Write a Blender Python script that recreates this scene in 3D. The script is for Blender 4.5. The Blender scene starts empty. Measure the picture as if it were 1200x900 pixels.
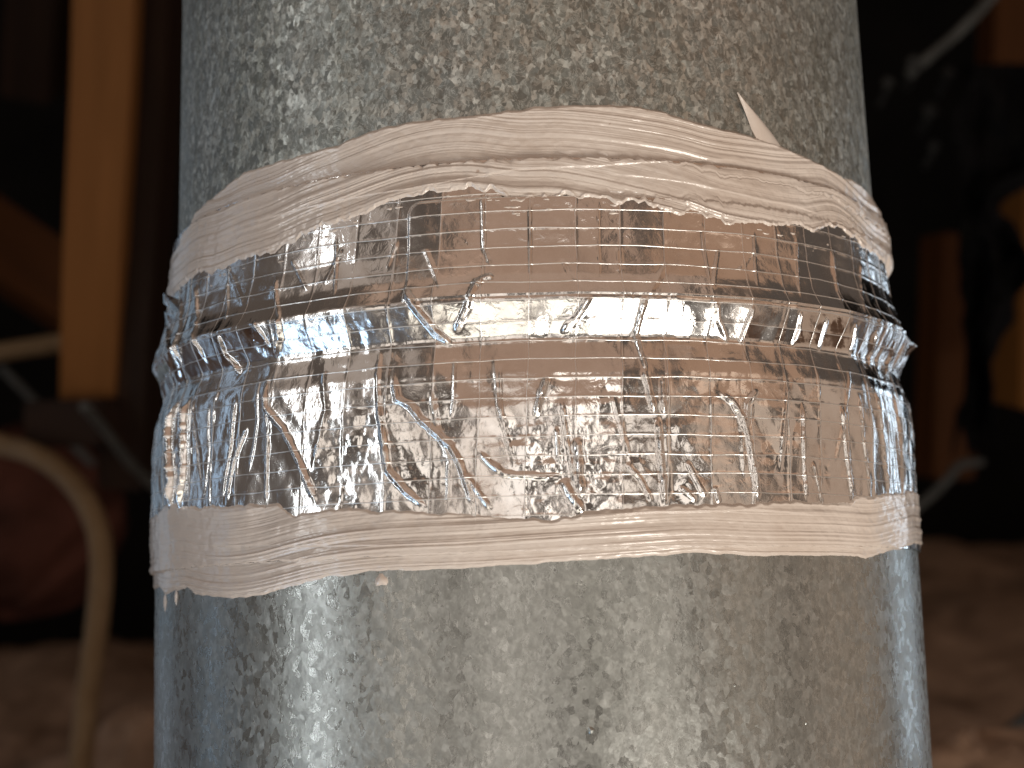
import bpy, math, random
import numpy as np
from mathutils import Matrix, Vector

random.seed(7)
SC = bpy.context.scene
COL = SC.collection

# ------------------------------------------------------------------ camera
F_PX, PITCH, ROLL, YAW, DIST = 1851.0, 0.14654, -0.02895, -0.01145, 0.4279
_cp, _sp, _cy, _sy = math.cos(PITCH), math.sin(PITCH), math.cos(YAW), math.sin(YAW)
FW = np.array([_sy * _cp, _cy * _cp, _sp])
_r0 = np.cross(FW, [0, 0, 1.0]); _r0 /= np.linalg.norm(_r0)
_u0 = np.cross(_r0, FW)
RT = math.cos(ROLL) * _r0 + math.sin(ROLL) * _u0
UP = -math.sin(ROLL) * _r0 + math.cos(ROLL) * _u0
EYE = np.array([0.0, -DIST, 0.0])
cam = bpy.data.cameras.new('camera')
cam.sensor_width = 36.0
cam.lens = F_PX / 1200.0 * 36.0
cam.clip_start = 0.01
cam.clip_end = 100.0
cam.dof.use_dof = True
cam.dof.focus_distance = 0.345
cam.dof.aperture_fstop = 13.5
camo = bpy.data.objects.new('camera', cam)
COL.objects.link(camo)
camo.matrix_world = Matrix(((RT[0], UP[0], -FW[0], EYE[0]), (RT[1], UP[1], -FW[1], EYE[1]),
                            (RT[2], UP[2], -FW[2], EYE[2]), (0, 0, 0, 1)))
SC.camera = camo

# ------------------------------------------------------------------ light
world = bpy.data.worlds.new('World')
SC.world = world
world.use_nodes = True
bg = world.node_tree.nodes['Background']
bg.inputs[0].default_value = (1.0, 0.78, 0.64, 1)
bg.inputs[1].default_value = 0.075


def lamp(name, phi, elev, dist, w, h, radiance, col):
    """area lamp seen from the joint at azimuth phi (0 = behind the camera, + = right) and elevation elev"""
    a, e = math.radians(phi), math.radians(elev)
    d = Vector((math.sin(a) * math.cos(e), -math.cos(a) * math.cos(e), math.sin(e)))
    L = bpy.data.lights.new(name, 'AREA')
    L.shape = 'RECTANGLE'; L.size = w; L.size_y = h
    L.energy = radiance * math.pi * w * h
    L.color = col
    o = bpy.data.objects.new(name, L)
    COL.objects.link(o)
    o.location = d * dist + Vector((0, 0, 0.05))
    o.rotation_euler = d.to_track_quat('Z', 'Y').to_euler()
    return o


# attic hatch below and behind the camera, a vent with daylight at the left, and added fill lamps for the warm timber bounce
lamp('hatch_lamp', 38, -40, 0.9, 0.34, 0.34, 14.5, (1.0, 0.935, 0.845))
lamp('bead_fill', -12, -44, 1.0, 0.60, 0.30, 1.5, (1.0, 0.93, 0.80))  # added lamp filling the bead's reflection between hatch and vent
lamp('daylight_vent', -76, -40, 0.9, 0.36, 0.46, 3.6, (0.50, 0.73, 1.0))
lamp('daylight_slot', -61, 0, 1.1, 0.05, 1.0, 9.0, (0.92, 0.97, 1.0))
lamp('cool_strip_near', -100, 4, 1.0, 0.10, 0.9, 0.75, (0.48, 0.72, 1.0))  # added cool strips, shaped for blue patches reflected in the foil
lamp('cool_strip_far', -134, 0, 1.0, 0.26, 0.9, 0.30, (0.62, 0.80, 1.0))
lamp('bounce_fill', -34, -6, 1.1, 0.22, 0.70, 0.95, (1.0, 0.90, 0.80))  # added lamps, split into strips to mottle the foil like lit rafters
lamp('bounce_fill', -8, -8, 1.0, 0.30, 0.80, 0.95, (1.0, 0.90, 0.81))
lamp('bounce_fill', 12, 6, 1.1, 0.16, 0.36, 1.5, (1.0, 0.90, 0.80))
lamp('bounce_fill', 30, -10, 1.0, 0.24, 0.60, 0.95, (1.0, 0.89, 0.78))
lamp('bounce_fill', 56, 0, 1.1, 0.34, 0.60, 0.40, (1.0, 0.77, 0.59))
lamp('bounce_fill', 92, -4, 1.0, 0.60, 0.70, 0.30, (1.0, 0.72, 0.53))
lamp('roof_fill', 2, 32, 1.1, 0.9, 0.7, 0.25, (1.0, 0.62, 0.42))  # added lamps in place of brown light bounced off the unseen roof
lamp('roof_fill', 60, 26, 1.1, 0.8, 0.7, 0.25, (1.0, 0.56, 0.33))
lamp('roof_fill', -58, 28, 1.1, 0.5, 0.7, 0.26, (1.0, 0.84, 0.72))
lamp('roof_fill', 10, 66, 1.0, 1.3, 0.6, 0.28, (1.0, 0.66, 0.47))
lamp('far_vent', 126, 2, 1.0, 0.10, 0.5, 2.6, (0.72, 0.86, 1.0))

SC.view_settings.view_transform = 'Standard'
SC.view_settings.look = 'None'
SC.view_settings.exposure = 0.22
SC.view_settings.gamma = 1.0
SC.cycles.max_bounces = 6
SC.cycles.sample_clamp_indirect = 4.0


# ------------------------------------------------------------------ helpers
def tag(o, label=None, cat=None, group=None, kind=None):
    for k, v in (('label', label), ('category', cat), ('group', group), ('kind', kind)):
        if v:
            o[k] = v
    return o


def empty(name, loc=(0, 0, 0)):
    o = bpy.data.objects.new(name, None)
    o.empty_display_size = 0.02
    o.location = loc
    COL.objects.link(o)
    return o


def mesh_obj(name, verts, faces, mat, parent=None, smooth=True):
    me = bpy.data.meshes.new(name)
    verts = np.asarray(verts, dtype=np.float32)
    faces = np.asarray(faces, dtype=np.int32)
    n = faces.shape[1]
    me.vertices.add(len(verts)); me.vertices.foreach_set('co', verts.ravel())
    me.loops.add(faces.size); me.loops.foreach_set('vertex_index', faces.ravel())
    me.polygons.add(len(faces))
    me.polygons.foreach_set('loop_start', np.arange(0, faces.size, n, dtype=np.int32))
    me.polygons.foreach_set('loop_total', np.full(len(faces), n, dtype=np.int32))
    me.update(calc_edges=True)
    me.validate()
    if smooth:
        me.polygons.foreach_set('use_smooth', np.ones(len(me.polygons), dtype=bool))
    me.materials.append(mat)
    o = bpy.data.objects.new(name, me)
    COL.objects.link(o)
    if parent:
        o.parent = parent
        o.matrix_parent_inverse = Matrix.Translation(-Vector(parent.location))
    return o


def grid_faces(nr, nc, wrap=False, flip=False):
    r = np.arange(nr - 1)[:, None]
    c = np.arange(nc if wrap else nc - 1)[None, :]
    c2 = (c + 1) % nc
    f = np.stack([r * nc + c, r * nc + c2, (r + 1) * nc + c2, (r + 1) * nc + c], -1).reshape(-1, 4)
    return f[:, ::-1] if flip else f


def pix(px, py, depth):
    """a point seen at photo pixel (px, py), depth metres in front of the camera"""
    return EYE + depth * (FW + (px - 600) / F_PX * RT - (py - 450) / F_PX * UP)


def hash2(i, j, seed):
    n = (i.astype(np.int64) * 374761393 + j.astype(np.int64) * 668265263 + seed * 982451653) & 0x7fffffff
    n = ((n ^ (n >> 13)) * 1274126177) & 0x7fffffff
    n = n ^ (n >> 16)
    return (n & 0xffff) / 65535.0


def vnoise(x, y, seed=0):
    xi, yi = np.floor(x), np.floor(y)
    fx, fy = x - xi, y - yi
    fx = fx * fx * fx * (fx * (fx * 6 - 15) + 10); fy = fy * fy * fy * (fy * (fy * 6 - 15) + 10)
    a, b = hash2(xi, yi, seed), hash2(xi + 1, yi, seed)
    c, d = hash2(xi, yi + 1, seed), hash2(xi + 1, yi + 1, seed)
    return (a + (b - a) * fx) * (1 - fy) + (c + (d - c) * fx) * fy - 0.5


def fbm(x, y, seed=0, oct=3):
    t, a = 0, 1.0
    for k in range(oct):
        t = t + a * vnoise(x * 2 ** k, y * 2 ** k, seed + k * 17)
        a *= 0.5
    return t


def tri(x):
    return np.abs((x % 1.0) - 0.5) * 2 - 0.5


def worley(x, y, seed):
    xi, yi = np.floor(x), np.floor(y)
    f1 = np.full(np.broadcast(x, y).shape, 9.0)
    for dx in (-1, 0, 1):
        for dy in (-1, 0, 1):
            cx = xi + dx + hash2(xi + dx, yi + dy, seed)
            cy = yi + dy + hash2(xi + dx, yi + dy, seed + 5)
            f1 = np.minimum(f1, (x - cx) ** 2 + (y - cy) ** 2)
    return np.sqrt(f1)


def sstep(a, b, x):
    t = np.clip((x - a) / (b - a), 0, 1)
    return t * t * (3 - 2 * t)


# ------------------------------------------------------------------ materials
def new_mat(name):
    m = bpy.data.materials.new(name)
    m.use_nodes = True
    nt = m.node_tree
    b = nt.nodes['Principled BSDF']
    return m, nt, b


def N(nt, t, **kw):
    n = nt.nodes.new(t)
    for k, v in kw.items():
        setattr(n, k, v)
    return n


def objcoord(nt, scale):
    tc = N(nt, 'ShaderNodeTexCoord')
    mp = N(nt, 'ShaderNodeMapping')
    mp.inputs['Scale'].default_value = scale
    nt.links.new(tc.outputs['Object'], mp.inputs['Vector'])
    return mp.outputs['Vector']


def ramp(nt, fac, stops):
    r = N(nt, 'ShaderNodeValToRGB')
    el = r.color_ramp.elements
    while len(el) < len(stops):
        el.new(0.5)
    for e, (p, c) in zip(el, stops):
        e.position = p
        e.color = c if len(c) == 4 else (*c, 1)
    nt.links.new(fac, r.inputs[0])
    return r.outputs[0]


def noise(nt, vec, scale, detail=3, rough=0.5, dist=0.0):
    n = N(nt, 'ShaderNodeTexNoise')
    n.inputs['Scale'].default_value = scale
    n.inputs['Detail'].default_value = detail
    n.inputs['Roughness'].default_value = rough
    n.inputs['Distortion'].default_value = dist
    nt.links.new(vec, n.inputs['Vector'])
    return n


def mixc(nt, fac, a, b, mode='MIX'):
    m = N(nt, 'ShaderNodeMix', data_type='RGBA', blend_type=mode)
    for sock, v in ((m.inputs[0], fac), (m.inputs[6], a), (m.inputs[7], b)):
        if hasattr(v, 'links'):
            nt.links.new(v, sock)
        else:
            sock.default_value = v if not isinstance(v, tuple) or len(v) == 4 else (*v, 1)
    return m.outputs[2]


def vmath(nt, op, a, b=None, scale=None):
    n = N(nt, 'ShaderNodeVectorMath', operation=op)
    for i, v in enumerate((a, b)):
        if v is None:
            continue
        if hasattr(v, 'links'):
            nt.links.new(v, n.inputs[i])
        else:
            n.inputs[i].default_value = v
    if scale is not None:
        n.inputs['Scale'].default_value = scale
    return n.outputs[0]


def galvanized(name, cell, tilt, dark, light, rough, stain):
    """zinc spangle: every crystal leans its own way, with its own tone"""
    m, nt, b = new_mat(name)
    L = nt.links.new
    v = objcoord(nt, (1, 1, 0.8))
    wob = noise(nt, v, 260, 3, 0.6)
    vw = vmath(nt, 'ADD', v, vmath(nt, 'SCALE', vmath(nt, 'SUBTRACT', wob.outputs['Color'], (0.5, 0.5, 0.5)), scale=cell * 1.5))
    vo = N(nt, 'ShaderNodeTexVoronoi'); vo.inputs['Scale'].default_value = 1 / cell; L(vw, vo.inputs['Vector'])
    vo2 = N(nt, 'ShaderNodeTexVoronoi'); vo2.inputs['Scale'].default_value = 2.1 / cell; L(vw, vo2.inputs['Vector'])
    geo = N(nt, 'ShaderNodeNewGeometry')
    t1 = vmath(nt, 'SCALE', vmath(nt, 'SUBTRACT', vo.outputs['Color'], (0.5, 0.5, 0.5)), scale=tilt)
    t2 = vmath(nt, 'SCALE', vmath(nt, 'SUBTRACT', vo2.outputs['Color'], (0.5, 0.5, 0.5)), scale=tilt * 0.8)
    bump = N(nt, 'ShaderNodeBump'); bump.inputs['Strength'].default_value = 0.25; bump.inputs['Distance'].default_value = 0.0003
    fine = noise(nt, v, 900, 4, 0.65)
    L(fine.outputs['Fac'], bump.inputs['Height'])
    nrm = vmath(nt, 'NORMALIZE', vmath(nt, 'ADD', bump.outputs[0], vmath(nt, 'ADD', t1, t2)))
    L(nrm, b.inputs['Normal'])
    sep = N(nt, 'ShaderNodeSeparateColor'); L(vo.outputs['Color'], sep.inputs[0])
    sep2 = N(nt, 'ShaderNodeSeparateColor'); L(vo2.outputs['Color'], sep2.inputs[0])
    mx = N(nt, 'ShaderNodeMath', operation='MULTIPLY'); L(sep.outputs[0], mx.inputs[0]); L(sep2.outputs[1], mx.inputs[1])
    c = ramp(nt, mx.outputs[0], [(0.0, dark), (0.22, tuple(p * .8 + q * .2 for p, q in zip(dark, light))), (0.42, tuple((p + q) / 2 for p, q in zip(dark, light))), (0.75, light)])
    # pale crystal outlines
    ed = noise(nt, vw, 0.45 / cell, 5, 0.65, 1.6)
    ab = N(nt, 'ShaderNodeMath', operation='SUBTRACT'); L(ed.outputs['Fac'], ab.inputs[0]); ab.inputs[1].default_value = 0.5
    ab2 = N(nt, 'ShaderNodeMath', operation='ABSOLUTE'); L(ab.outputs[0], ab2.inputs[0])
    c = mixc(nt, ramp(nt, ab2.outputs[0], [(0.0, (0.7, 0.7, 0.7)), (0.028, (0, 0, 0))]), c, light)
    big = noise(nt, objcoord(nt, (9, 9, 5)), 2.2, 5, 0.6)
    streak = noise(nt, objcoord(nt, (60, 60, 2.2)), 2.0, 4, 0.6)
    c = mixc(nt, ramp(nt, big.outputs['Fac'], [(0.35, (0, 0, 0)), (0.8, (0.5, 0.5, 0.5))]), c, stain, 'MULTIPLY')
    c = mixc(nt, ramp(nt, streak.outputs['Fac'], [(0.5, (0, 0, 0)), (0.72, (0.45, 0.45, 0.45))]), c, stain, 'MULTIPLY')
    gr = noise(nt, objcoord(nt, (1, 1, .7)), 620, 6, 0.7)
    c = mixc(nt, 0.8, c, ramp(nt, gr.outputs['Fac'], [(0.32, (0.68, 0.68, 0.67)), (0.66, (1.0, 1.0, 1.0))]), 'MULTIPLY')
    L(c, b.inputs['Base Color'])
    b.inputs['Metallic'].default_value = 0.86
    rr = N(nt, 'ShaderNodeMapRange'); L(sep.outputs[1], rr.inputs[0])
    rr.inputs[3].default_value = rough - 0.1; rr.inputs[4].default_value = rough + 0.12
    L(rr.outputs[0], b.inputs['Roughness'])
    return m


M_PIPE_UP = galvanized('galvanized_flaked', 0.0016, 0.20, (0.27, 0.28, 0.265), (0.68, 0.70, 0.675), 0.48, (0.70, 0.70, 0.62))
M_PIPE_LO = galvanized('galvanized_dull', 0.0015, 0.04, (0.375, 0.385, 0.37), (0.51, 0.525, 0.51), 0.30, (0.82, 0.82, 0.79))


def foil_mat():
    m, nt, b = new_mat('aluminium_foil')
    L = nt.links.new
    v = objcoord(nt, (1, 1, 1))
    b.inputs['Metallic'].default_value = 1.0
    sm = noise(nt, v, 85, 5, 0.62)
    c = ramp(nt, sm.outputs['Fac'], [(0.35, (0.86, 0.855, 0.85)), (0.70, (0.74, 0.69, 0.65))])
    L(c, b.inputs['Base Color'])
    r = N(nt, 'ShaderNodeMapRange'); L(sm.outputs['Fac'], r.inputs[0])
    r.inputs[1].default_value = 0.3; r.inputs[2].default_value = 0.75
    r.inputs[3].default_value = 0.09; r.inputs[4].default_value = 0.30
    L(r.outputs[0], b.inputs['Roughness'])
    f1 = noise(nt, v, 420, 3, 0.6, 0.6)
    f2 = N(nt, 'ShaderNodeTexVoronoi', feature='F1'); f2.inputs['Scale'].default_value = 300
    L(vmath(nt, 'ADD', v, vmath(nt, 'SCALE', f1.outputs['Color'], scale=0.003)), f2.inputs['Vector'])
    b1 = N(nt, 'ShaderNodeBump'); b1.inputs['Strength'].default_value = 0.2; b1.inputs['Distance'].default_value = 0.0004
    L(f1.outputs['Fac'], b1.inputs['Height'])
    b2 = N(nt, 'ShaderNodeBump'); b2.inputs['Strength'].default_value = 0.1; b2.inputs['Distance'].default_value = 0.0006
    L(f2.outputs['Distance'], b2.inputs['Height']); L(b1.outputs[0], b2.inputs['Normal'])
    L(b2.outputs[0], b.inputs['Normal'])
    return m


M_FOIL = foil_mat()


def thread_mat():
    m, nt, b = new_mat('foil_over_thread')
    b.inputs['Base Color'].default_value = (0.88, 0.86, 0.84, 1)
    b.inputs['Metallic'].default_value = 0.9
    b.inputs['Roughness'].default_value = 0.3
    return m


M_THREAD = thread_mat()


def mastic_mat():
    m, nt, b = new_mat('duct_mastic')
    L = nt.links.new
    v = objcoord(nt, (1, 1, 1))
    n1 = noise(nt, v, 45, 4, 0.6)
    n2 = noise(nt, v, 900, 3, 0.6)
    c = ramp(nt, n1.outputs['Fac'], [(0.3, (0.53, 0.45, 0.39)), (0.7, (0.63, 0.56, 0.505))])
    spk = noise(nt, v, 330, 2, 0.5)
    c = mixc(nt, ramp(nt, spk.outputs['Fac'], [(0.76, (0, 0, 0)), (0.80, (0.7, 0.7, 0.7))]), c, (0.30, 0.19, 0.13))
    L(c, b.inputs['Base Color'])
    b.inputs['Roughness'].default_value = 0.30
    b.inputs['Coat Weight'].default_value = 0.6
    b.inputs['Coat Roughness'].default_value = 0.10
    bp = N(nt, 'ShaderNodeBump'); bp.inputs['Strength'].default_value = 0.2; bp.inputs['Distance'].default_value = 0.0003
    L(n2.outputs['Fac'], bp.inputs['Height']); L(bp.outputs[0], b.inputs['Normal'])
    return m


M_MASTIC = mastic_mat()


def wood_mat(name, c1, c2, rough=0.6):
    m, nt, b = new_mat(name)
    L = nt.links.new
    v = objcoord(nt, (30, 30, 2.5))
    n = noise(nt, v, 1.5, 5, 0.6, 0.8)
    L(ramp(nt, n.outputs['Fac'], [(0.3, c1), (0.72, c2)]), b.inputs['Base Color'])
    b.inputs['Roughness'].default_value = rough
    b.inputs['Specular IOR Level'].default_value = 0.12
    bp = N(nt, 'ShaderNodeBump'); bp.inputs['Strength'].default_value = 0.3; bp.inputs['Distance'].default_value = 0.002
    L(n.outputs['Fac'], bp.inputs['Height']); L(bp.outputs[0], b.inputs['Normal'])
    return m


def lumpy_mat(name, c1, c2, scale=40, rough=0.9):
    m, nt, b = new_mat(name)
    L = nt.links.new
    v = objcoord(nt, (1, 1, 1))
    n = noise(nt, v, scale, 5, 0.65, 0.4)
    L(ramp(nt, n.outputs['Fac'], [(0.3, c1), (0.7, c2)]), b.inputs['Base Color'])
    b.inputs['Roughness'].default_value = rough
    b.inputs['Specular IOR Level'].default_value = 0.12
    bp = N(nt, 'ShaderNodeBump'); bp.inputs['Strength'].default_value = 0.8; bp.inputs['Distance'].default_value = 0.01
    L(n.outputs['Fac'], bp.inputs['Height']); L(bp.outputs[0], b.inputs['Normal'])
    return m


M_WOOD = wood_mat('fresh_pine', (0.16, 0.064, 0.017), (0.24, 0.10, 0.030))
M_WOOD_DIM = wood_mat('dim_pine', (0.05, 0.018, 0.005), (0.085, 0.03, 0.008))  # pine darkened in colour so the lamps leave it dim
M_WOOD_SHADED = wood_mat('shaded_timber', (0.014, 0.007, 0.004), (0.03, 0.014, 0.007))  # timber with the shade put into its colour
M_VOID = lumpy_mat('void_black', (0.006, 0.006, 0.006), (0.012, 0.011, 0.010), 8)  # near-black colour standing in for the unlit attic void
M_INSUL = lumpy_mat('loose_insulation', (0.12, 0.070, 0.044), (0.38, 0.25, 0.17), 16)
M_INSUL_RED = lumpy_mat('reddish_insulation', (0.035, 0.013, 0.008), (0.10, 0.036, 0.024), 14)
M_CABLE = lumpy_mat('tan_cable_jacket', (0.15, 0.092, 0.045), (0.20, 0.13, 0.07), 30, 0.5)
M_WIRE = lumpy_mat('grey_wire', (0.05, 0.05, 0.046), (0.09, 0.088, 0.08), 60, 0.45)
M_BLACK = lumpy_mat('black_tar', (0.003, 0.003, 0.003), (0.007, 0.006, 0.006), 40, 0.8)
M_BLACK.node_tree.nodes['Principled BSDF'].inputs['Specular IOR Level'].default_value = 0.03
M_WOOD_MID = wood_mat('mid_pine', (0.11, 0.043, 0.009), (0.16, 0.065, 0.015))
M_STONE = lumpy_mat('pale_gravel', (0.02, 0.02, 0.019), (0.04, 0.04, 0.038), 40, 0.8)

# ------------------------------------------------------------------ joint profile
# (z, radius): the tape follows the crimped bead of the upper pipe and the collar of the lower one
PROF = np.array([(-0.01, .1003), (.010, .1003), (.020, .1004), (.030, .1002), (.044, .1002), (.051, .0996), (.0545, .0985),
                 (.0570, .0977), (.0588, .0974), (.0612, .0987), (.0640, .1001), (.0658, .1010), (.0668, .1012),
                 (.0682, .1003), (.0720, .0984), (.078, .0969), (.090, .0958), (.100, .0951), (.112, .0944), (.20, .0936)])


def prof(z):
    z = np.asarray(z, float)
    t = 0
    for k, w in ((-.00045, .25), (0, .5), (.00045, .25)):
        t = t + w * np.interp(z + k, PROF[:, 0], PROF[:, 1])
    return t


S0 = 0.1   # arc coordinate s = S0 * theta, theta = 0 faces the camera, + to the right


def surf(px, py):
    """photo pixel -> (s, z) on the wrapped joint"""
    d = FW + (px - 600) / F_PX * RT - (py - 450) / F_PX * UP
    r = 0.098
    for _ in range(6):
        a = d[0] ** 2 + d[1] ** 2
        b = EYE[0] * d[0] + EYE[1] * d[1]
        c = EYE[0] ** 2 + EYE[1] ** 2 - r * r
        q = b * b - a * c
        t = (-b - math.sqrt(max(q, 0.0))) / a
        P = EYE + t * d
        r = float(prof(P[2]))
    return S0 * math.atan2(P[0], -P[1]), P[2]


def curve(pts):
    a = np.array([surf(*p) for p in pts])
    return a[np.argsort(a[:, 0])]


# dense towards the camera, coarser round the back
_dense = np.linspace(-1.62, 1.62, 1300)
_back = np.linspace(1.62, 2 * math.pi - 1.62, 220)[1:-1]
THETA = np.concatenate([_dense, _back])
ND = len(_dense)
TWO = 2 * math.pi


def cyl(theta, r, z):
    return np.stack([np.sin(theta) * r, -np.cos(theta) * r, z], -1)


def spin(name, zr, mat, parent=None, nseg=360):
    zr = np.array(zr)
    th = np.linspace(0, TWO, nseg, endpoint=False)
    v = cyl(th[None, :] + 0 * zr[:, :1], zr[:, 1:2] + 0 * th[None, :], zr[:, :1] + 0 * th[None, :])
    return mesh_obj(name, v.reshape(-1, 3), grid_faces(len(zr), nseg, True), mat, parent)


# ------------------------------------------------------------------ the two pipes
up = spin('duct_pipe', [(.90, .0915), (.90, .0925), (.162, .0933), (.112, .0940), (.085, .0945), (.073, .0960), (.0682, .0985),
                        (.0655, .1000), (.0630, .0990), (.060, .0966), (.056, .0950), (.03, .0945), (.03, .0935)], M_PIPE_UP)
tag(up, 'narrower galvanized steel duct pipe above the taped joint, with flaky bright spangle', 'duct pipe', 'galvanized duct pipes')
lo = spin('duct_pipe', [(.054, .0960), (.054, .0968), (.050, .0978), (.042, .0990), (.030, .0994), (.012, .0999), (0, .1), (-.62, .1), (-.62, .099)], M_PIPE_LO)
tag(lo, 'wider dull galvanized steel duct pipe below the taped joint', 'duct pipe', 'galvanized duct pipes')
# each pipe has a folded lock seam round the back and small weld pimples in front
for par, mat, z0, z1, r, th in ((up, M_PIPE_UP, .12, .88, .0936, 2.6), (lo, M_PIPE_LO, -.60, -.005, .1, 2.9)):
    zz = np.linspace(z0, z1, 12)
    prof_s = [(-.004, -.0002), (-.0032, .0012), (.0032, .0012), (.004, -.0002)]
    v = np.array([cyl(np.array(th + a / r), np.array(r + b), np.array(z)) for z in zz for a, b in prof_s])
    mesh_obj('lock_seam', v, grid_faces(12, 4), mat, par, False)


def dab(name, px, py, rx, ry, h, mat, parent, seed=0, base=0.1):
    """small raised lump sitting on the lower pipe"""
    s, z = surf(px, py)
    n, m = 14, 6
    v, f = [], []
    for k in range(m + 1):
        q = k / m
        for i in range(n):
            a = TWO * i / n
            w = 1 + 0.18 * math.sin(3 * a + seed) + 0.1 * math.sin(5 * a + seed * 2)
            v.append(cyl(np.array((s + math.cos(a) * rx * w * (1 - q)) / S0), np.array(base - .0002 + h * math.sin(q * math.pi / 2)),
                         np.array(z + math.sin(a) * ry * w * (1 - q))))
    return mesh_obj(name, np.array(v), grid_faces(m + 1, n, True), mat, parent)


dab('weld_pimple', 693, 856, .0008, .0010, .0007, M_PIPE_LO, lo, 1)
dab('weld_pimple', 862, 803, .0006, .0006, .0004, M_PIPE_LO, lo, 2)
dab('weld_pimple', 946, 847, .0005, .0007, .0004, M_PIPE_LO, lo, 3)

# ------------------------------------------------------------------ foil tape
ZT0, ZT1 = .0135, .0985            # bottom and top edge of the tape
NZ = 345
THR_DZ = .00412
tz = np.linspace(ZT0, ZT1, NZ)
TH, ZZ = np.meshgrid(THETA, tz)
SS = S0 * TH
HOR = [.0166 + k * THR_DZ for k in range(20)]
VER = [-.0005 + k * .0101 for k in range(-15, 16)]


def dist_poly(S, Z, P):
    """distance to a polyline and position 0..1 along it"""
    best = np.full(S.shape, 1.0)
    tt = np.zeros(S.shape)
    seg = np.hypot(*(P[1:] - P[:-1]).T)
    tot = seg.sum() + 1e-9
    acc = 0
    for (a, b, L) in zip(P[:-1], P[1:], seg):
        d = b - a
        t = np.clip(((S - a[0]) * d[0] + (Z - a[1]) * d[1]) / (L * L + 1e-12), 0, 1)
        q = np.hypot(S - a[0] - t * d[0], Z - a[1] - t * d[1])
        m = q < best
        best = np.where(m, q, best)
        tt = np.where(m, (acc + t * L) / tot, tt)
        acc += L
    return best, tt


# folds seen in the foil: (photo polyline, height mm, half width mm)
FOLDS = [
    ([(317, 440), (314, 478), (333, 502), (353, 540), (373, 593)], .75, .9),
    ([(314, 466), (315, 530), (312, 592)], .28, .45),
    ([(278, 466), (270, 540), (262, 594)], .35, .55),
    ([(248, 470), (246, 540), (239, 594)], .32, .5),
    ([(290, 500), (276, 540), (268, 592)], .35, .6),
    ([(462, 440), (466, 468), (482, 476), (493, 491), (529, 524), (540, 544), (556, 595)], .85, .85),
    ([(444, 470), (452, 520), (456, 552), (476, 576), (502, 597)], .7, .8),
    ([(546, 556), (562, 578), (576, 598)], .55, .7),
    ([(534, 420), (533, 470), (529, 492)], .30, .45),
    ([(527, 540), (525, 590)], .35, .45),
    ([(586, 430), (588, 485), (595, 500)], .25, .4),
    ([(642, 440), (634, 462), (627, 490)], .75, .8),
    ([(560, 528), (576, 545), (592, 556), (630, 559), (660, 560)], .5, .8),
    ([(676, 512), (678, 548), (680, 585)], .6, 1.0),
    ([(652, 500), (655, 545)], .35, .5),
    ([(658, 562), (668, 580), (684, 602)], .7, 1.0),
    ([(753, 432), (760, 458), (766, 484)], .55, .7), ([(775, 440), (776, 470), (778, 486)], .5, .7),
    ([(770, 488), (773, 530), (776, 560), (779, 594)], .65, .75),
    ([(841, 458), (858, 472), (868, 490), (874, 512), (880, 548), (887, 590)], .75, .8),
    ([(886, 456), (874, 472), (873, 500)], .5, .7),
    ([(804, 540), (814, 560), (826, 584)], .4, .6), ([(733, 543), (750, 562), (764, 588)], .4, .6),
    ([(836, 570), (842, 590)], .35, .5), ([(797, 570), (815, 588)], .35, .5),
    ([(940, 470), (939, 520), (944, 590)], .55, .6), ([(952, 540), (962, 592)], .35, .5),
    ([(984, 472), (988, 520), (996, 592)], .55, .6), ([(1003, 460), (1010, 520), (1018, 592)], .45, .6),
    ([(1020, 450), (1031, 510), (1040, 590)], .6, .7), ([(1043, 455), (1053, 520), (1058, 588)], .45, .6),
    # across the bead
    ([(328, 372), (330, 396), (326, 420)], .7, .9),
    ([(476, 338), (492, 366), (512, 390), (532, 406)], 1.0, .9),
    ([(562, 328), (548, 362), (534, 392)], .8, .9),
    ([(692, 346), (676, 372), (656, 392)], .65, .8), ([(756, 344), (750, 368), (744, 394), (758, 440)], .65, .7),
    ([(838, 352), (840, 376), (852, 402)], .6, .7), ([(882, 358), (872, 382), (866, 404)], .6, .7),
    ([(938, 364), (934, 386), (928, 406)], .6, .7), ([(968, 372), (962, 394), (960, 412)], .5, .6),
    ([(1000, 380), (996, 402), (994, 420)], .5, .6), ([(1026, 388), (1021, 412), (1018, 430)], .5, .6),
    ([(1044, 396), (1040, 420), (1036, 440)], .5, .6),
    ([(258, 392), (268, 416), (284, 440)], .7, .8), ([(232, 330), (234, 380), (238, 410), (248, 440)], .8, .8),
    ([(214, 345), (212, 390), (222, 440)], .6, .7), ([(300, 376), (312, 396), (320, 410)], .45, .6),
    ([(206, 400), (210, 430), (214, 452)], .6, .7), ([(200, 372), (198, 410), (204, 446)], .6, .7),
    # above the bead
    ([(325, 325), (326, 350), (330, 376)], .5, .6), ([(268, 330), (266, 378)], .35, .5),
    ([(558, 336), (566, 328), (580, 324)], .6, .8), ([(566, 226), (568, 290), (580, 324)], .28, .5),
    ([(700, 236), (702, 330)], .2, .4), ([(820, 268), (830, 330)], .2, .4), ([(880, 272), (886, 340)], .3, .5),
    ([(930, 280), (936, 350)], .35, .5), ([(972, 290), (984, 362)], .4, .5), ([(1004, 304), (1012, 372)], .4, .5),
    ([(620, 236), (622, 330)], .2, .4), ([(395, 276), (392, 350)], .25, .4),
    # lip of the loose fold at the left end
    ([(214, 466), (204, 500), (206, 560), (202, 604)], 1.7, .9), ([(228, 462), (221, 500), (221, 560), (212, 606)], 1.5, .9),
    ([(217, 480), (212, 510), (213, 560), (207, 606)], -1.2, .5),
]

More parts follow.
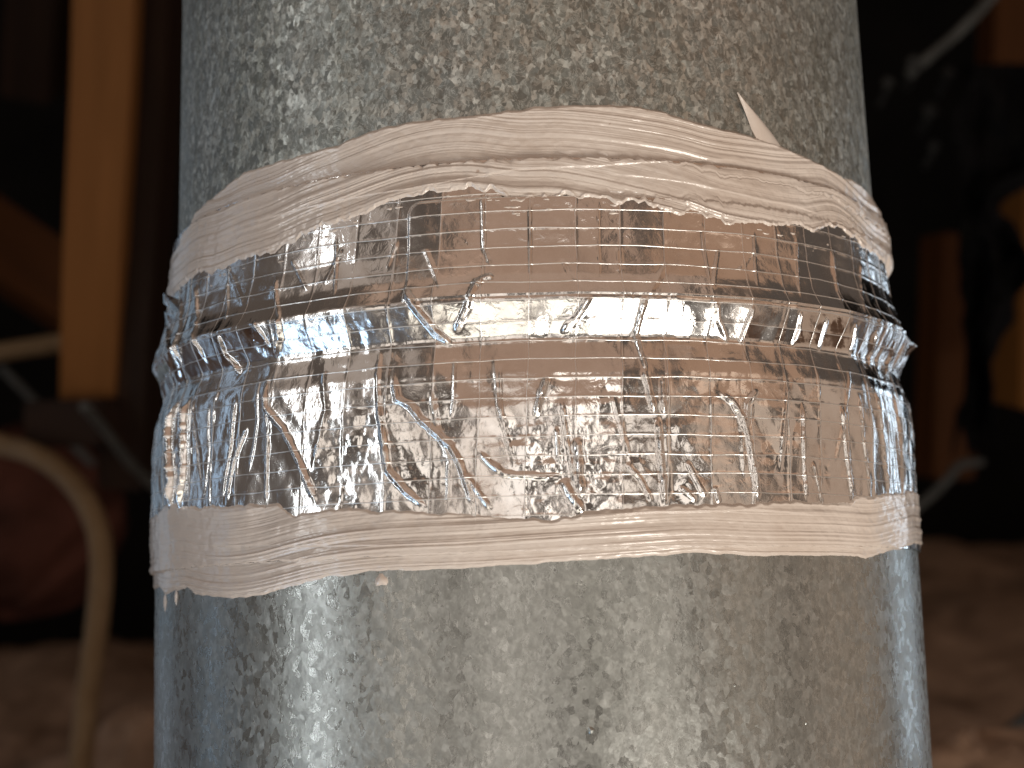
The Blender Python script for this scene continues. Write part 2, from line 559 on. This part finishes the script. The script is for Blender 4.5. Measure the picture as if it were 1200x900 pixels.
_rng = random.Random(21)
for k in range(12):
    x0 = 240 + 68 * k + _rng.uniform(-10, 10)
    y0, y1 = _rng.uniform(405, 470), _rng.uniform(545, 592)
    dx = _rng.uniform(-16, 30)
    FOLDS.append(([(x0, y0), (x0 + dx * .3 + _rng.uniform(-5, 5), y0 * .55 + y1 * .45), (x0 + dx, y1)], _rng.uniform(.10, .28), _rng.uniform(.5, 1.1)))
for k in range(12):
    x0 = 260 + 64 * k + _rng.uniform(-20, 20)
    y0 = 300 + _rng.uniform(-20, 10) + .00008 * (x0 - 630) ** 2
    FOLDS.append(([(x0, y0), (x0 + _rng.uniform(-25, 25), y0 + _rng.uniform(25, 50))], _rng.uniform(.12, .3), _rng.uniform(.5, .9)))

R = prof(ZZ)
# slack film: broad swell, flat facets with sharp creases, crumples between the threads
cru = np.zeros_like(R)
for k, (ax, az, amp) in enumerate([(95, 22, .16), (60, -45, .18), (110, 70, .06), (150, -50, .045), (30, 110, .07), (210, 150, .015), (240, -130, .015)]):
    wob = fbm(SS * 60 + k * 9, ZZ * 60, 40 + k, 2)
    cru += amp * tri(SS * ax + ZZ * az + wob * 1.3 + k * .37)
swell = fbm(SS * 75, ZZ * 60, 3, 3)
# flat panes between the threads: heights at the thread crossings, joined by straight creases
gu, gw = (SS - VER[0] - (ZZ - .05) * .05) / .0101, (ZZ - HOR[0]) / (THR_DZ * 3)
iu, iw = np.floor(gu), np.floor(gw)
fu, fw = gu - iu, gw - iw
_h = [hash2(iu + a, iw + b, 301) - .5 for a, b in ((0, 0), (1, 0), (0, 1), (1, 1))]
pane = np.where(fu + fw < 1, _h[0] + (_h[1] - _h[0]) * fu + (_h[2] - _h[0]) * fw, _h[3] + (_h[2] - _h[3]) * (1 - fu) + (_h[1] - _h[3]) * (1 - fw))


def blob(px, py, rx, ry):
    s, z = surf(px, py)
    return np.exp(-(((SS - s) / (rx * .000177)) ** 2 + ((ZZ - z) / (ry * .000177)) ** 2))


zone = blob(410, 530, 75, 75) * 1.0 + blob(625, 530, 90, 60) * .8 + blob(400, 380, 90, 20) * .5 + blob(720, 560, 60, 40) * .5 + blob(800, 500, 60, 60) * .35
crinkle = (worley(SS * 420, ZZ * 360, 11) - .5) * .12 + (worley(SS * 800, ZZ * 760, 13) - .5) * .045
side = sstep(.085, .125, np.abs(SS))
pleat = tri(SS * 210 + 1.6 * fbm(SS * 30, ZZ * 45, 21, 2) + .2 * np.sin(ZZ * 160)) * .42 + tri(SS * 330 + fbm(SS * 40, ZZ * 70, 23, 2) * 2) * .2
bead = np.exp(-((ZZ - .0625) / .005) ** 2)
upper = sstep(.068, .074, ZZ)
slack = 1 - .55 * upper
mm = (cru * .8 * slack + swell * .45 * slack + pane * .75 * slack - 1.6 * np.exp(-((ZZ - .0645) / .004) ** 2) * sstep(-.085, -.125, SS) + crinkle * (zone * 1.15 + .12) + pleat * side * (.55 + .5 * bead)
      + bead * .22 * tri(SS * 62 + fbm(SS * 40, ZZ * 40, 31, 2) * 1.8) + .12 * tri((ZZ - HOR[0]) / THR_DZ) * (zone * 1.2 + .15) * -1)
for pts, h, w in FOLDS:
    h, w = h * 1.2, w * 1.2
    P = np.array([surf(*p) for p in pts])
    m = ((SS > P[:, 0].min() - .004) & (SS < P[:, 0].max() + .004) & (ZZ > P[:, 1].min() - .004) & (ZZ < P[:, 1].max() + .004))
    d, t = dist_poly(SS[m], ZZ[m], P)
    wv = w * .001 * (1 + .35 * vnoise(SS[m] * 600, ZZ[m] * 600, 77))
    q = np.clip(1 - d / wv, 0, 1)
    ends = np.minimum(sstep(-.02, .16, t), sstep(1.02, .8, t))
    add = h * (q ** 1.4) * ends * (1 + .5 * vnoise(SS[m] * 900, ZZ[m] * 900, 78)) + .22 * h * np.exp(-((d / (wv * 2.6)) ** 2)) * ends
    mm[m] += add
for k, s0 in enumerate(VER):
    ds = SS - s0 - (ZZ - .05) * .05 - .0009 * fbm(ZZ * 90, ZZ * 0 + k, 66, 2)
    beads = .45 + 1.6 * vnoise(ZZ * 420, ZZ * 0 + k * 3.1, 67)
    mm += .32 * np.exp(-(ds / .00042) ** 2) * beads * sstep(.02, .06, np.abs(SS)) * sstep(.058, .054, ZZ) * hash2(np.array([k]), np.array([1]), 9)[0]
for z0 in HOR:
    mm += .055 * np.exp(-((ZZ - z0) / .00028) ** 2)
for s0 in VER:
    mm += .055 * np.exp(-((SS - s0 - (ZZ - .05) * .05) / .00030) ** 2)
# where the tape ends on itself: the overlapping layer is a small step with a rounded corner
cs, cz = surf(479, 300)
top_s, top_z = surf(520, 236)
lay = sstep(cs - .0002, cs + .0003, SS) * sstep(.1, .098, ZZ) * (SS < .12)
corner = np.hypot(np.minimum(SS - (cs + .003), 0), np.maximum(ZZ - (top_z - .003), 0))
lay = lay * sstep(.0032, .0027, corner) * (ZZ > .0672)
mm += lay * .6
mm += 1.3 * np.exp(-((ZZ - .0662) / .0011) ** 2) * np.exp(-((SS - .1335) / .006) ** 2)
mm += side * .35 * np.exp(-((ZZ - .0655) / .0015) ** 2) * (tri(SS * 260) + .5) * (SS < 0)
flat = sstep(.022, .018, ZZ) + sstep(.090, .096, ZZ)          # pressed flat where the sealant was brushed on
mm = mm * (1 - .75 * np.clip(flat, 0, 1))
mm = mm - sstep(ZT0 + .0006, ZT0, ZZ) * .0 + .35
R = R + mm * .001
tape = empty('foil_tape', (0, 0, ZT0))
tag(tape, 'silver scrim-reinforced foil tape wrapped in wrinkles around the pipe joint', 'foil tape')
mesh_obj('tape_film', cyl(TH, R, ZZ).reshape(-1, 3), grid_faces(NZ, len(THETA), True), M_FOIL, tape)
# torn slivers of film standing off the left edge
for pts in ([(207, 352), (200, 340), (197, 346), (203, 372)], [(203, 384), (192, 362), (190, 372), (196, 402)]):
    P = [surf(max(p[0], 216), p[1]) for p in pts]
    v = [cyl(np.array(P[0][0] / S0 - .02), np.array(.0962), np.array(P[0][1])), cyl(np.array(P[1][0] / S0 - .10), np.array(.0996), np.array(P[1][1] + .001)),
         cyl(np.array(P[2][0] / S0 - .12), np.array(.0992), np.array(P[2][1])), cyl(np.array(P[3][0] / S0 - .02), np.array(.0966), np.array(P[3][1]))]
    v = np.array(v)
    v2 = v + np.array([.0002, -.0001, 0])
    mesh_obj('torn_sliver', np.concatenate([v, v2]), np.array([(0, 1, 2, 3), (7, 6, 5, 4), (0, 4, 5, 1), (1, 5, 6, 2), (2, 6, 7, 3), (3, 7, 4, 0)]), M_FOIL, tape, False)


def tape_r(theta, z):
    """tape radius by bilinear lookup (front half)"""
    u = np.clip((theta - _dense[0]) / (_dense[1] - _dense[0]), 0, ND - 1.001)
    w = np.clip((z - tz[0]) / (tz[1] - tz[0]), 0, NZ - 1.001)
    i, j = u.astype(int), w.astype(int)
    a, b = u - i, w - j
    return (R[j, i] * (1 - a) + R[j, i + 1] * a) * (1 - b) + (R[j + 1, i] * (1 - a) + R[j + 1, i + 1] * a) * b


def thread(th, z, vertical, hw=.00012, hh=.00011):
    r = tape_r(th, z)
    k = np.array([.2, .6, .2])
    pad = np.concatenate([r[:1], r, r[-1:]])
    r = np.maximum(r, np.convolve(pad, k, 'valid'))
    rows = []
    for o, h in ((-hw, -.00003), (0, hh), (hw, -.00003)):
        rows.append(cyl(th + (o / S0 if vertical else 0), r + h, z + (0 if vertical else o)))
    v = np.stack(rows, 0)
    return mesh_obj('thread', v.reshape(-1, 3), grid_faces(3, len(th), False, vertical), M_THREAD, tape)


thd = np.linspace(-1.6, 1.6, 900)
for k, z0 in enumerate(HOR):
    if z0 > ZT1 - .001:
        continue
    thread(thd, z0 + .0003 * fbm(thd * 9, thd * 0 + k, 60, 2), False)
zzd = np.linspace(ZT0 + .0005, ZT1 - .0005, 330)
for k, s0 in enumerate(VER):
    s = s0 + (zzd - .05) * .05 + .0006 * fbm(zzd * 120, zzd * 0 + k, 61, 2)
    thread(s / S0, zzd, True, .00008, .00007)


# ------------------------------------------------------------------ brushed mastic bands
def band(name, top_px, bot_px, rows, thick, seed, steps=(), shear=(), bulge=0, rag_top=.0002, rag_bot=.0009):
    ct, cb = curve(top_px), curve(bot_px)
    s = S0 * THETA
    sw = np.where(s > math.pi * S0, s - TWO * S0, s)      # signed arc
    zt = np.interp(sw, ct[:, 0], ct[:, 1]); zb = np.interp(sw, cb[:, 0], cb[:, 1])
    # round the back the two ends run into each other
    e0, e1 = sw < ct[0, 0], sw > ct[-1, 0]
    for c, arr in ((ct, zt), (cb, zb)):
        L = TWO * S0 - (c[-1, 0] - c[0, 0])
        t = np.where(sw > c[-1, 0], (sw - c[-1, 0]) / L, np.where(sw < c[0, 0], 1 - (c[0, 0] - sw) / L, 0))
        m = (sw > c[-1, 0]) | (sw < c[0, 0])
        arr[m] = c[-1, 1] * (1 - sstep(0, 1, t[m])) + c[0, 1] * sstep(0, 1, t[m])
    k_ = np.hanning(101); k_ /= k_.sum()
    sm = lambda a: np.convolve(np.concatenate([a[-50:], a, a[:50]]), k_, 'valid')
    zts, zbs = sm(zt), sm(zb)
    zt = zt + rag_top * (fbm(sw * 300, sw * 0, seed, 5)) * 2
    zb = zb + rag_bot * (fbm(sw * 330, sw * 0 + 5, seed + 3, 5)) * 2
    v = np.linspace(0, 1, rows)[:, None]
    v = v + .5 * (v * v * (3 - 2 * v) - v)                 # tighter rows at the edges
    Z = zb[None] * (1 - v) + zt[None] * v
    S = sw[None] + 0 * v
    V = v + 0 * S
    W = np.abs(zt - zb)[None] + 0 * V
    # strands of the brush: high frequency across, drifting slowly along
    VS = (Z - zbs[None]) / np.maximum(zts - zbs, .004)[None]
    drift = .035 * fbm(S * 9, V * 1.5, seed + 9, 2)
    for s_a, s_b, v_a, k in shear:
        drift = drift + k * np.clip(S - s_a, 0, s_b - s_a) * sstep(v_a, v_a - .06, V)
    q = (VS + drift) * 20 * (np.maximum(zts - zbs, .004)[None] / .02)
    st = vnoise(q, S * 8, seed + 20) * .8 + vnoise(q * 2.1, S * 14, seed + 21) * .55 + vnoise(q * 4.3, S * 20, seed + 22) * .30 + vnoise(q * .45, S * 6, seed + 23) * 1.1
    st = st * (.55 + 1.1 * sstep(-.25, .25, fbm(S * 22, V * 2.5, seed + 24, 2)))
    edge = np.minimum(V, 1 - V) * W
    body = sstep(-.00005, .0011, edge)
    lip = np.exp(-((edge - .0007) / .0005) ** 2) * .12
    h = thick * (.75 + .5 * fbm(S * 28, V * 2, seed + 30, 2)) + st * .34 + lip + .14 * fbm(S * 400, Z * 500, seed + 33, 3)
    for pts, hh in steps:
        c = curve(pts)
        zz = np.interp(S, c[:, 0], c[:, 1])
        on = sstep(c[0, 0], c[0, 0] + .01, S) * sstep(c[-1, 0], c[-1, 0] - .006, S)
        zz = zz + .0004 * fbm(S * 60, S * 0, seed + 40, 3)
        h = h + hh * on * (sstep(-.0002, .0002, Z - zz) * np.exp(-np.clip(Z - zz, 0, 1) / .004))
    h = np.maximum(h, .06) * body - .12 * (1 - body)
    thn = np.where(np.abs(TH_C) <= 1.6, TH_C, 0)[None] + 0 * V
    base_front = np.where((Z > ZT0) & (Z < ZT1), tape_r(thn, Z), 0)
    pipe_r = np.where(Z > .055, np.interp(Z, [.055, .085, .112, .162, .9], [.0950, .0945, .0940, .0933, .0925]),
                      np.interp(Z, [0, .012, .03, .042], [.1, .0999, .0994, .0990]))
    gen = np.where((Z > ZT0) & (Z < ZT1), prof(Z) + .00035, pipe_r)
    base = np.where(np.abs(TH_C)[None] <= 1.6, np.maximum(base_front, np.where((Z > ZT0) & (Z < ZT1), gen - .0004, pipe_r)), gen)
    # the paste bridges small wrinkles
    for _ in range(40):
        base = .7 * (np.roll(base, 1, 1) + np.roll(base, -1, 1)) / 2 + .3 * np.maximum(base, (np.roll(base, 1, 1) + np.roll(base, -1, 1)) / 2)
    base = base + bulge * sstep(.112, .130, S) * sstep(.150, .138, S) * sstep(0, .0035, edge)
    rr = base + h * .001
    o = mesh_obj(name, cyl(THETA[None] + 0 * V, rr, Z).reshape(-1, 3), grid_faces(rows, len(THETA), True), M_MASTIC)
    return o, (sw, zt, zb)


TH_C = np.where(THETA > math.pi, THETA - TWO, THETA)
UP_TOP = [(212, 286), (226, 248), (251, 225), (283, 201), (337, 184), (394, 168), (429, 153), (475, 142), (536, 135), (600, 128), (624, 124),
          (736, 122), (780, 130), (788, 134), (840, 147), (888, 160), (920, 171), (952, 184), (984, 202), (1010, 214)]
UP_BOT = [(214, 338), (233, 322), (256, 321), (280, 306), (319, 299), (344, 283), (372, 274), (408, 262), (425, 253), (475, 237), (490, 231),
          (564, 226), (576, 226), (600, 241), (624, 232), (680, 234), (824, 254), (848, 266), (880, 261), (896, 268), (952, 270), (972, 265), (992, 277), (1020, 302)]
mu, _ = band('sealant_band', UP_TOP, UP_BOT, 250, .38, 5,
             steps=[([(300, 262), (475, 224), (600, 200), (700, 197), (780, 190), (850, 186), (880, 190)], .30),
                    ([(700, 205), (800, 214), (900, 238), (960, 252)], .25)],
             shear=[(.005, .075, .52, 5.0)], bulge=.0018)
tag(mu, 'wide brushed band of pinkish white sealant along the upper edge of the foil tape', 'sealant', 'brushed sealant bands')
LO_TOP = [(186, 602), (199, 588), (218, 594), (257, 592), (271, 590), (329, 590), (346, 604), (380, 595), (459, 597), (505, 599), (600, 604),
          (669, 606), (684, 597), (775, 590), (886, 590), (918, 584), (992, 590), (1000, 581), (1049, 577), (1064, 573)]
LO_BOT = [(186, 690), (193, 698), (204, 694), (218, 690), (228, 698), (271, 703), (309, 698), (342, 688), (384, 678), (444, 671), (558, 667), (600, 664),
          (763, 653), (812, 649), (886, 653), (1000, 653), (1016, 657), (1040, 649), (1070, 638)]
ml, _ = band('sealant_band', LO_TOP, LO_BOT, 220, .40, 15, rag_bot=.00015, rag_top=.0004,
             steps=[([(230, 640), (330, 640), (450, 640), (560, 636)], .3), ([(640, 612), (760, 600), (880, 598), (960, 604)], .4)])
tag(ml, 'narrower brushed band of pinkish sealant along the lower edge of the foil tape', 'sealant', 'brushed sealant bands')

# the pointed flick of sealant left by the brush at the top right
tip, bl, br, ml_, mr_ = [np.array(surf(*p)) for p in ((861, 110), (888, 164), (921, 174), (876, 134), (894, 140))]
rows_ = []
for k in range(13):
    t = k / 12
    a = (1 - t) ** 2 * bl + 2 * t * (1 - t) * ml_ + t * t * tip
    b = (1 - t) ** 2 * br + 2 * t * (1 - t) * mr_ + t * t * tip
    for j in range(7):
        u = j / 6
        p = a * (1 - u) + b * u
        h = .0005 * math.sin(math.pi * u) ** .6 * (1 - .3 * t) + .0012 * t * t - .0001
        rows_.append(cyl(np.array(p[0] / S0), np.array(.0941 + h), np.array(p[1])))
mesh_obj('flicked_tip', np.array(rows_), grid_faces(13, 7, False, True), M_MASTIC, mu)
dab('sealant_drop', 446, 680, .0017, .0014, .0007, M_MASTIC, ml, 3)
dab('sealant_drop', 205, 700, .0008, .0022, .0006, M_MASTIC, ml, 7)
dab('sealant_drop', 192, 706, .0014, .0026, .0006, M_MASTIC, ml, 1)

# flecks of sealant dragged down onto the film
_rf = random.Random(5)
for k in range(46):
    i = _rf.randrange(len(UP_BOT) - 1)
    t = _rf.random()
    px = UP_BOT[i][0] * (1 - t) + UP_BOT[i + 1][0] * t
    py = UP_BOT[i][1] * (1 - t) + UP_BOT[i + 1][1] * t + abs(_rf.gauss(0, 7)) + 1.5
    s, z = surf(px, py)
    b = float(tape_r(np.array([s / S0]), np.array([z]))[0])
    dab('sealant_fleck', px, py, _rf.uniform(.0004, .0016), _rf.uniform(.00015, .00045), _rf.uniform(.0003, .0005), M_MASTIC, mu, k, b)

# ------------------------------------------------------------------ background
def tube(name, pts, rad, mat, parent=None, nseg=12, sub=8):
    P = np.array(pts, float)
    n = len(P)
    out = []
    for i in range(n - 1):
        p0, p1, p2, p3 = P[max(i - 1, 0)], P[i], P[i + 1], P[min(i + 2, n - 1)]
        for k in range(sub):
            t = k / sub
            out.append(.5 * ((2 * p1) + (-p0 + p2) * t + (2 * p0 - 5 * p1 + 4 * p2 - p3) * t * t + (-p0 + 3 * p1 - 3 * p2 + p3) * t ** 3))
    out.append(P[-1])
    out = np.array(out)
    T = np.gradient(out, axis=0); T /= np.linalg.norm(T, axis=1)[:, None]
    ref = np.array([0.13, 1.0, 0.21])
    v = []
    for p, t in zip(out, T):
        a = np.cross(t, ref); a /= np.linalg.norm(a); b = np.cross(t, a)
        for k in range(nseg):
            w = TWO * k / nseg
            v.append(p + rad * (math.cos(w) * a + math.sin(w) * b))
    o = mesh_obj(name, np.array(v), grid_faces(len(out), nseg, True), mat, parent)
    import bmesh
    bm = bmesh.new(); bm.from_mesh(o.data); bm.verts.ensure_lookup_table()
    bm.faces.new([bm.verts[i] for i in range(nseg)][::-1])
    nb = len(bm.verts) - nseg
    bm.faces.new([bm.verts[nb + i] for i in range(nseg)])
    bm.to_mesh(o.data); bm.free()
    return o


def beam(name, a, b, right, width, depth, mat, twist=0.0, parent=None):
    """squared timber from a to b; its face of that width looks at the camera, bevelled arrises"""
    import bmesh
    a, b = np.array(a), np.array(b)
    ax = b - a; L = np.linalg.norm(ax); ax /= L
    r = np.array(right, float); r -= ax * (r @ ax); r /= np.linalg.norm(r)
    n = np.cross(ax, r)
    c, s = math.cos(twist), math.sin(twist)
    r, n = c * r + s * n, -s * r + c * n
    bm = bmesh.new()
    bmesh.ops.create_cube(bm, size=1.0)
    for v in bm.verts:
        v.co = Vector((v.co.x * width, v.co.y * depth, v.co.z * L))
    bmesh.ops.bevel(bm, geom=bm.edges[:], offset=min(width, depth) * .06, segments=2, affect='EDGES')
    bmesh.ops.subdivide_edges(bm, edges=[e for e in bm.edges if abs(e.verts[0].co.z - e.verts[1].co.z) > L * .5], cuts=14)
    for v in bm.verts:
        k = .018 * width
        v.co.x += k * math.sin(v.co.z * 23 + v.co.y * 9); v.co.y += k * math.sin(v.co.z * 17 + 1.3)
    me = bpy.data.meshes.new(name); bm.to_mesh(me); bm.free()
    me.materials.append(mat)
    o = bpy.data.objects.new(name, me); COL.objects.link(o)
    mid = (a + b) / 2
    o.matrix_world = Matrix(((r[0], n[0], ax[0], mid[0]), (r[1], n[1], ax[1], mid[1]), (r[2], n[2], ax[2], mid[2]), (0, 0, 0, 1)))
    if parent:
        o.parent = parent
    return o


# back wall of the attic void, its darkness put into the colour
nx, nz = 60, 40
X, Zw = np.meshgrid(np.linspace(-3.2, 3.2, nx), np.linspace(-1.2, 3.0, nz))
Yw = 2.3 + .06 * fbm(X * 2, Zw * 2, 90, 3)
bw = mesh_obj('back_wall', np.stack([X, Yw, Zw], -1).reshape(-1, 3), grid_faces(nz, nx), M_VOID)
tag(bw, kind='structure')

# bank of loose insulation on the attic floor
nx, ny = 260, 200
X, Y = np.meshgrid(np.linspace(-2.2, 2.2, nx), np.linspace(-.15, 2.35, ny))
rise = sstep(.15, 1.15, Y)
Zf = -.34 + .30 * rise + .10 * sstep(.9, 1.7, Y) * sstep(-.1, .5, X)
Zf += .05 * fbm(X * 4.5, Y * 4.5, 91, 4) + .016 * fbm(X * 16, Y * 10, 92, 4)
fl = mesh_obj('floor', np.stack([X, Y, Zf], -1).reshape(-1, 3), grid_faces(ny, nx), M_INSUL)
tag(fl, kind='structure')

# upright pine stud at the left
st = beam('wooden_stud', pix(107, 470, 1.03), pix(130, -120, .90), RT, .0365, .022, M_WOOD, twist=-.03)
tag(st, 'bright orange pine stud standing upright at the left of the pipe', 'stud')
sd = beam('wooden_stud', pix(152, 560, 1.06), pix(186, -120, .98), RT, .030, .06, M_WOOD_SHADED)  # added piece standing in for the orange stud's shaded side face
tag(sd, 'added dark strip for the shaded side of the orange stud, beside the pipe', 'stud')
pl = beam('wooden_block', pix(60, 496, 1.04), pix(150, 494, 1.02), UP, .030, .06, M_WOOD_SHADED)  # shade under the stud put into the block's colour
tag(pl, 'short shaded timber block under the foot of the orange stud', 'timber block')
br_ = beam('wooden_brace', pix(-60, 245, 1.30), pix(150, 395, 1.42), UP, .062, .04, M_WOOD_DIM)
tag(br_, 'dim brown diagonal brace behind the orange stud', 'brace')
r2 = beam('roof_rafter', pix(40, 110, 1.9), pix(60, -160, 1.8), RT, .06, .09, M_WOOD_SHADED)
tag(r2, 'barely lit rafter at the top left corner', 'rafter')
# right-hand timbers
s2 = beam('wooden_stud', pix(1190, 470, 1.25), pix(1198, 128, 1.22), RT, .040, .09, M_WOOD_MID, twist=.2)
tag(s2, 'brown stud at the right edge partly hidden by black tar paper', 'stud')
s3 = beam('wooden_post', pix(1106, 560, 1.45), pix(1114, 276, 1.45), RT, .040, .05, M_WOOD_DIM, twist=.15)
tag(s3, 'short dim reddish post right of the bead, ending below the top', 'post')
s4 = beam('roof_rafter', pix(1185, 86, 1.5), pix(1192, -120, 1.5), RT, .05, .06, M_WOOD_DIM)
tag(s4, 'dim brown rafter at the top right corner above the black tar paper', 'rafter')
# crumpled black tar paper hanging in front of the right stud
nu, nv = 26, 60
uu, vv = np.meshgrid(np.linspace(0, 1, nu), np.linspace(0, 1, nv))
lft = 1125 + 18 * fbm(vv * 6, vv * 0, 95, 2)
rgt = 1168 + 42 * fbm(vv * 5, vv * 0 + 3, 96, 3) + 40 * sstep(.62, .75, vv) - 20 * sstep(.35, .5, vv) * sstep(.62, .5, vv) * -1
pxx, pyy = lft * (1 - uu) + rgt * uu, 75 + (430 + 60 * fbm(uu * 5, uu * 0, 99, 3)) * (1 - vv)
dd = 1.10 + .05 * fbm(uu * 4, vv * 8, 97, 3)
G = EYE + dd[..., None] * (FW + ((pxx - 600) / F_PX)[..., None] * RT - ((pyy - 450) / F_PX)[..., None] * UP)
tp = mesh_obj('tar_paper', G.reshape(-1, 3), grid_faces(nv, nu), M_BLACK)
sm_ = tp.modifiers.new('thickness', 'SOLIDIFY'); sm_.thickness = .002
tag(tp, 'ragged black tar paper hanging in front of the right hand stud', 'tar paper')

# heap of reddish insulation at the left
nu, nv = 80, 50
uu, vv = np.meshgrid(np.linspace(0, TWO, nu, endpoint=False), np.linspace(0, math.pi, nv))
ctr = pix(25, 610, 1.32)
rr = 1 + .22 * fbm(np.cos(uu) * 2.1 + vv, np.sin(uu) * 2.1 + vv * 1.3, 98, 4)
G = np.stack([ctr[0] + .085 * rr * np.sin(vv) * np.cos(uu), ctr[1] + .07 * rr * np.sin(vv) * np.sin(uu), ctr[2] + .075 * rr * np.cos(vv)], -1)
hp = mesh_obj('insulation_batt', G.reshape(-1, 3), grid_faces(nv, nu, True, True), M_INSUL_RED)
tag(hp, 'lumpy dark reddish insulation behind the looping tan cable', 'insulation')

for px, py, dep, sx, sz, sd_, lab in ((168, 905, 1.02, .036, .040, 131, 'pale tan tuft of insulation at the bottom left beside the pipe'),
                                      (1150, 925, .86, .060, .030, 137, 'pale brown tuft of insulation at the bottom right corner')):
    ctr = pix(px, py, dep)
    rr = 1 + .30 * fbm(np.cos(uu) * 2.6 + vv, np.sin(uu) * 2.6 + vv * 1.7, sd_, 5)
    G = np.stack([ctr[0] + sx * rr * np.sin(vv) * np.cos(uu), ctr[1] + sx * .8 * rr * np.sin(vv) * np.sin(uu), ctr[2] + sz * rr * np.cos(vv)], -1)
    tag(mesh_obj('insulation_tuft', G.reshape(-1, 3), grid_faces(nv, nu, True, True), M_INSUL), lab, 'insulation', 'loose insulation tufts')

# cables and wires
c1 = tube('cable', [pix(-60, 505, 1.02), pix(0, 521, 1.0), pix(45, 535, .98), pix(85, 566, .96), pix(111, 610, .94), pix(119, 660, .93), pix(113, 740, .92),
                    pix(103, 810, .91), pix(94, 900, .90), pix(86, 1010, .90)], .0070, M_CABLE)
tag(c1, 'thick tan cable looping down in front of the dark left side', 'cable', 'tan cables')
c2 = tube('cable', [pix(-70, 425, 1.12), pix(0, 413, 1.12), pix(70, 402, 1.12), pix(140, 392, 1.12)], .0066, M_CABLE)
tag(c2, 'short tan cable passing level behind the orange stud', 'cable', 'tan cables')
w1 = tube('wire', [pix(98, 476, .93), pix(120, 500, .95), pix(150, 540, .98), pix(190, 580, 1.02), pix(260, 650, 1.1)], .0032, M_WIRE)
tag(w1, 'thin grey wire slanting down from the foot of the orange stud to the pipe', 'wire', 'thin grey wires')
w2 = tube('wire', [pix(0, 430, 1.25), pix(40, 470, 1.25), pix(80, 515, 1.25), pix(110, 545, 1.25)], .0034, M_WIRE)
tag(w2, 'faint grey wire slanting behind the tan cables at the left edge', 'wire', 'thin grey wires')
w3 = tube('wire', [pix(1064, 88, 1.15), pix(1090, 66, 1.15), pix(1125, 36, 1.15), pix(1165, -6, 1.15), pix(1200, -50, 1.15)], .0036, M_WIRE)
tag(w3, 'grey wire slanting up into the top right corner', 'wire', 'thin grey wires')
w4 = tube('wire', [pix(1060, 606, 1.2), pix(1090, 582, 1.2), pix(1112, 560, 1.2), pix(1126, 545, 1.2), pix(1150, 542, 1.22)], .0036, M_WIRE)
tag(w4, 'short bent grey wire beside the lower right of the tape', 'wire', 'thin grey wires')
w5 = tube('wire', [pix(1130, 905, .95), pix(1165, 872, .97), pix(1200, 842, 1.0), pix(1260, 800, 1.05)], .0036, M_WIRE)
tag(w5, 'grey wire lying on the insulation at the bottom right corner', 'wire', 'thin grey wires')
# dull metal bits caught on the tar paper
for i, (px, py, rad, lab) in enumerate([(1068, 82, .0062, 'pale staple blob at the lower end of the top right wire'), (1036, 104, .004, 'faint nail tip nearest the upper pipe edge'),
                                        (1106, 92, .004, 'faint nail tip just right of the wire end'), (1085, 136, .0055, 'faint nail tip below the wire end'),
                                        (1090, 178, .004, 'lowest faint nail tip at the upper right')]):
    ctr = pix(px, py, 1.16)
    tt = [ctr + np.array([0, -.012, 0]), ctr + np.array([.001, 0, -.002]), ctr + np.array([.002, .03, -.004])]
    o = tube('nail', tt, rad * .55, M_STONE, None, 8, 3)
    hd = tube('nail_head', [tt[0] + np.array([0, -.0015, 0]), tt[0] + np.array([0, .0002, 0])], rad, M_STONE, o, 12, 1)
    tag(o, lab, 'nail', 'nails poking through the dark boards')
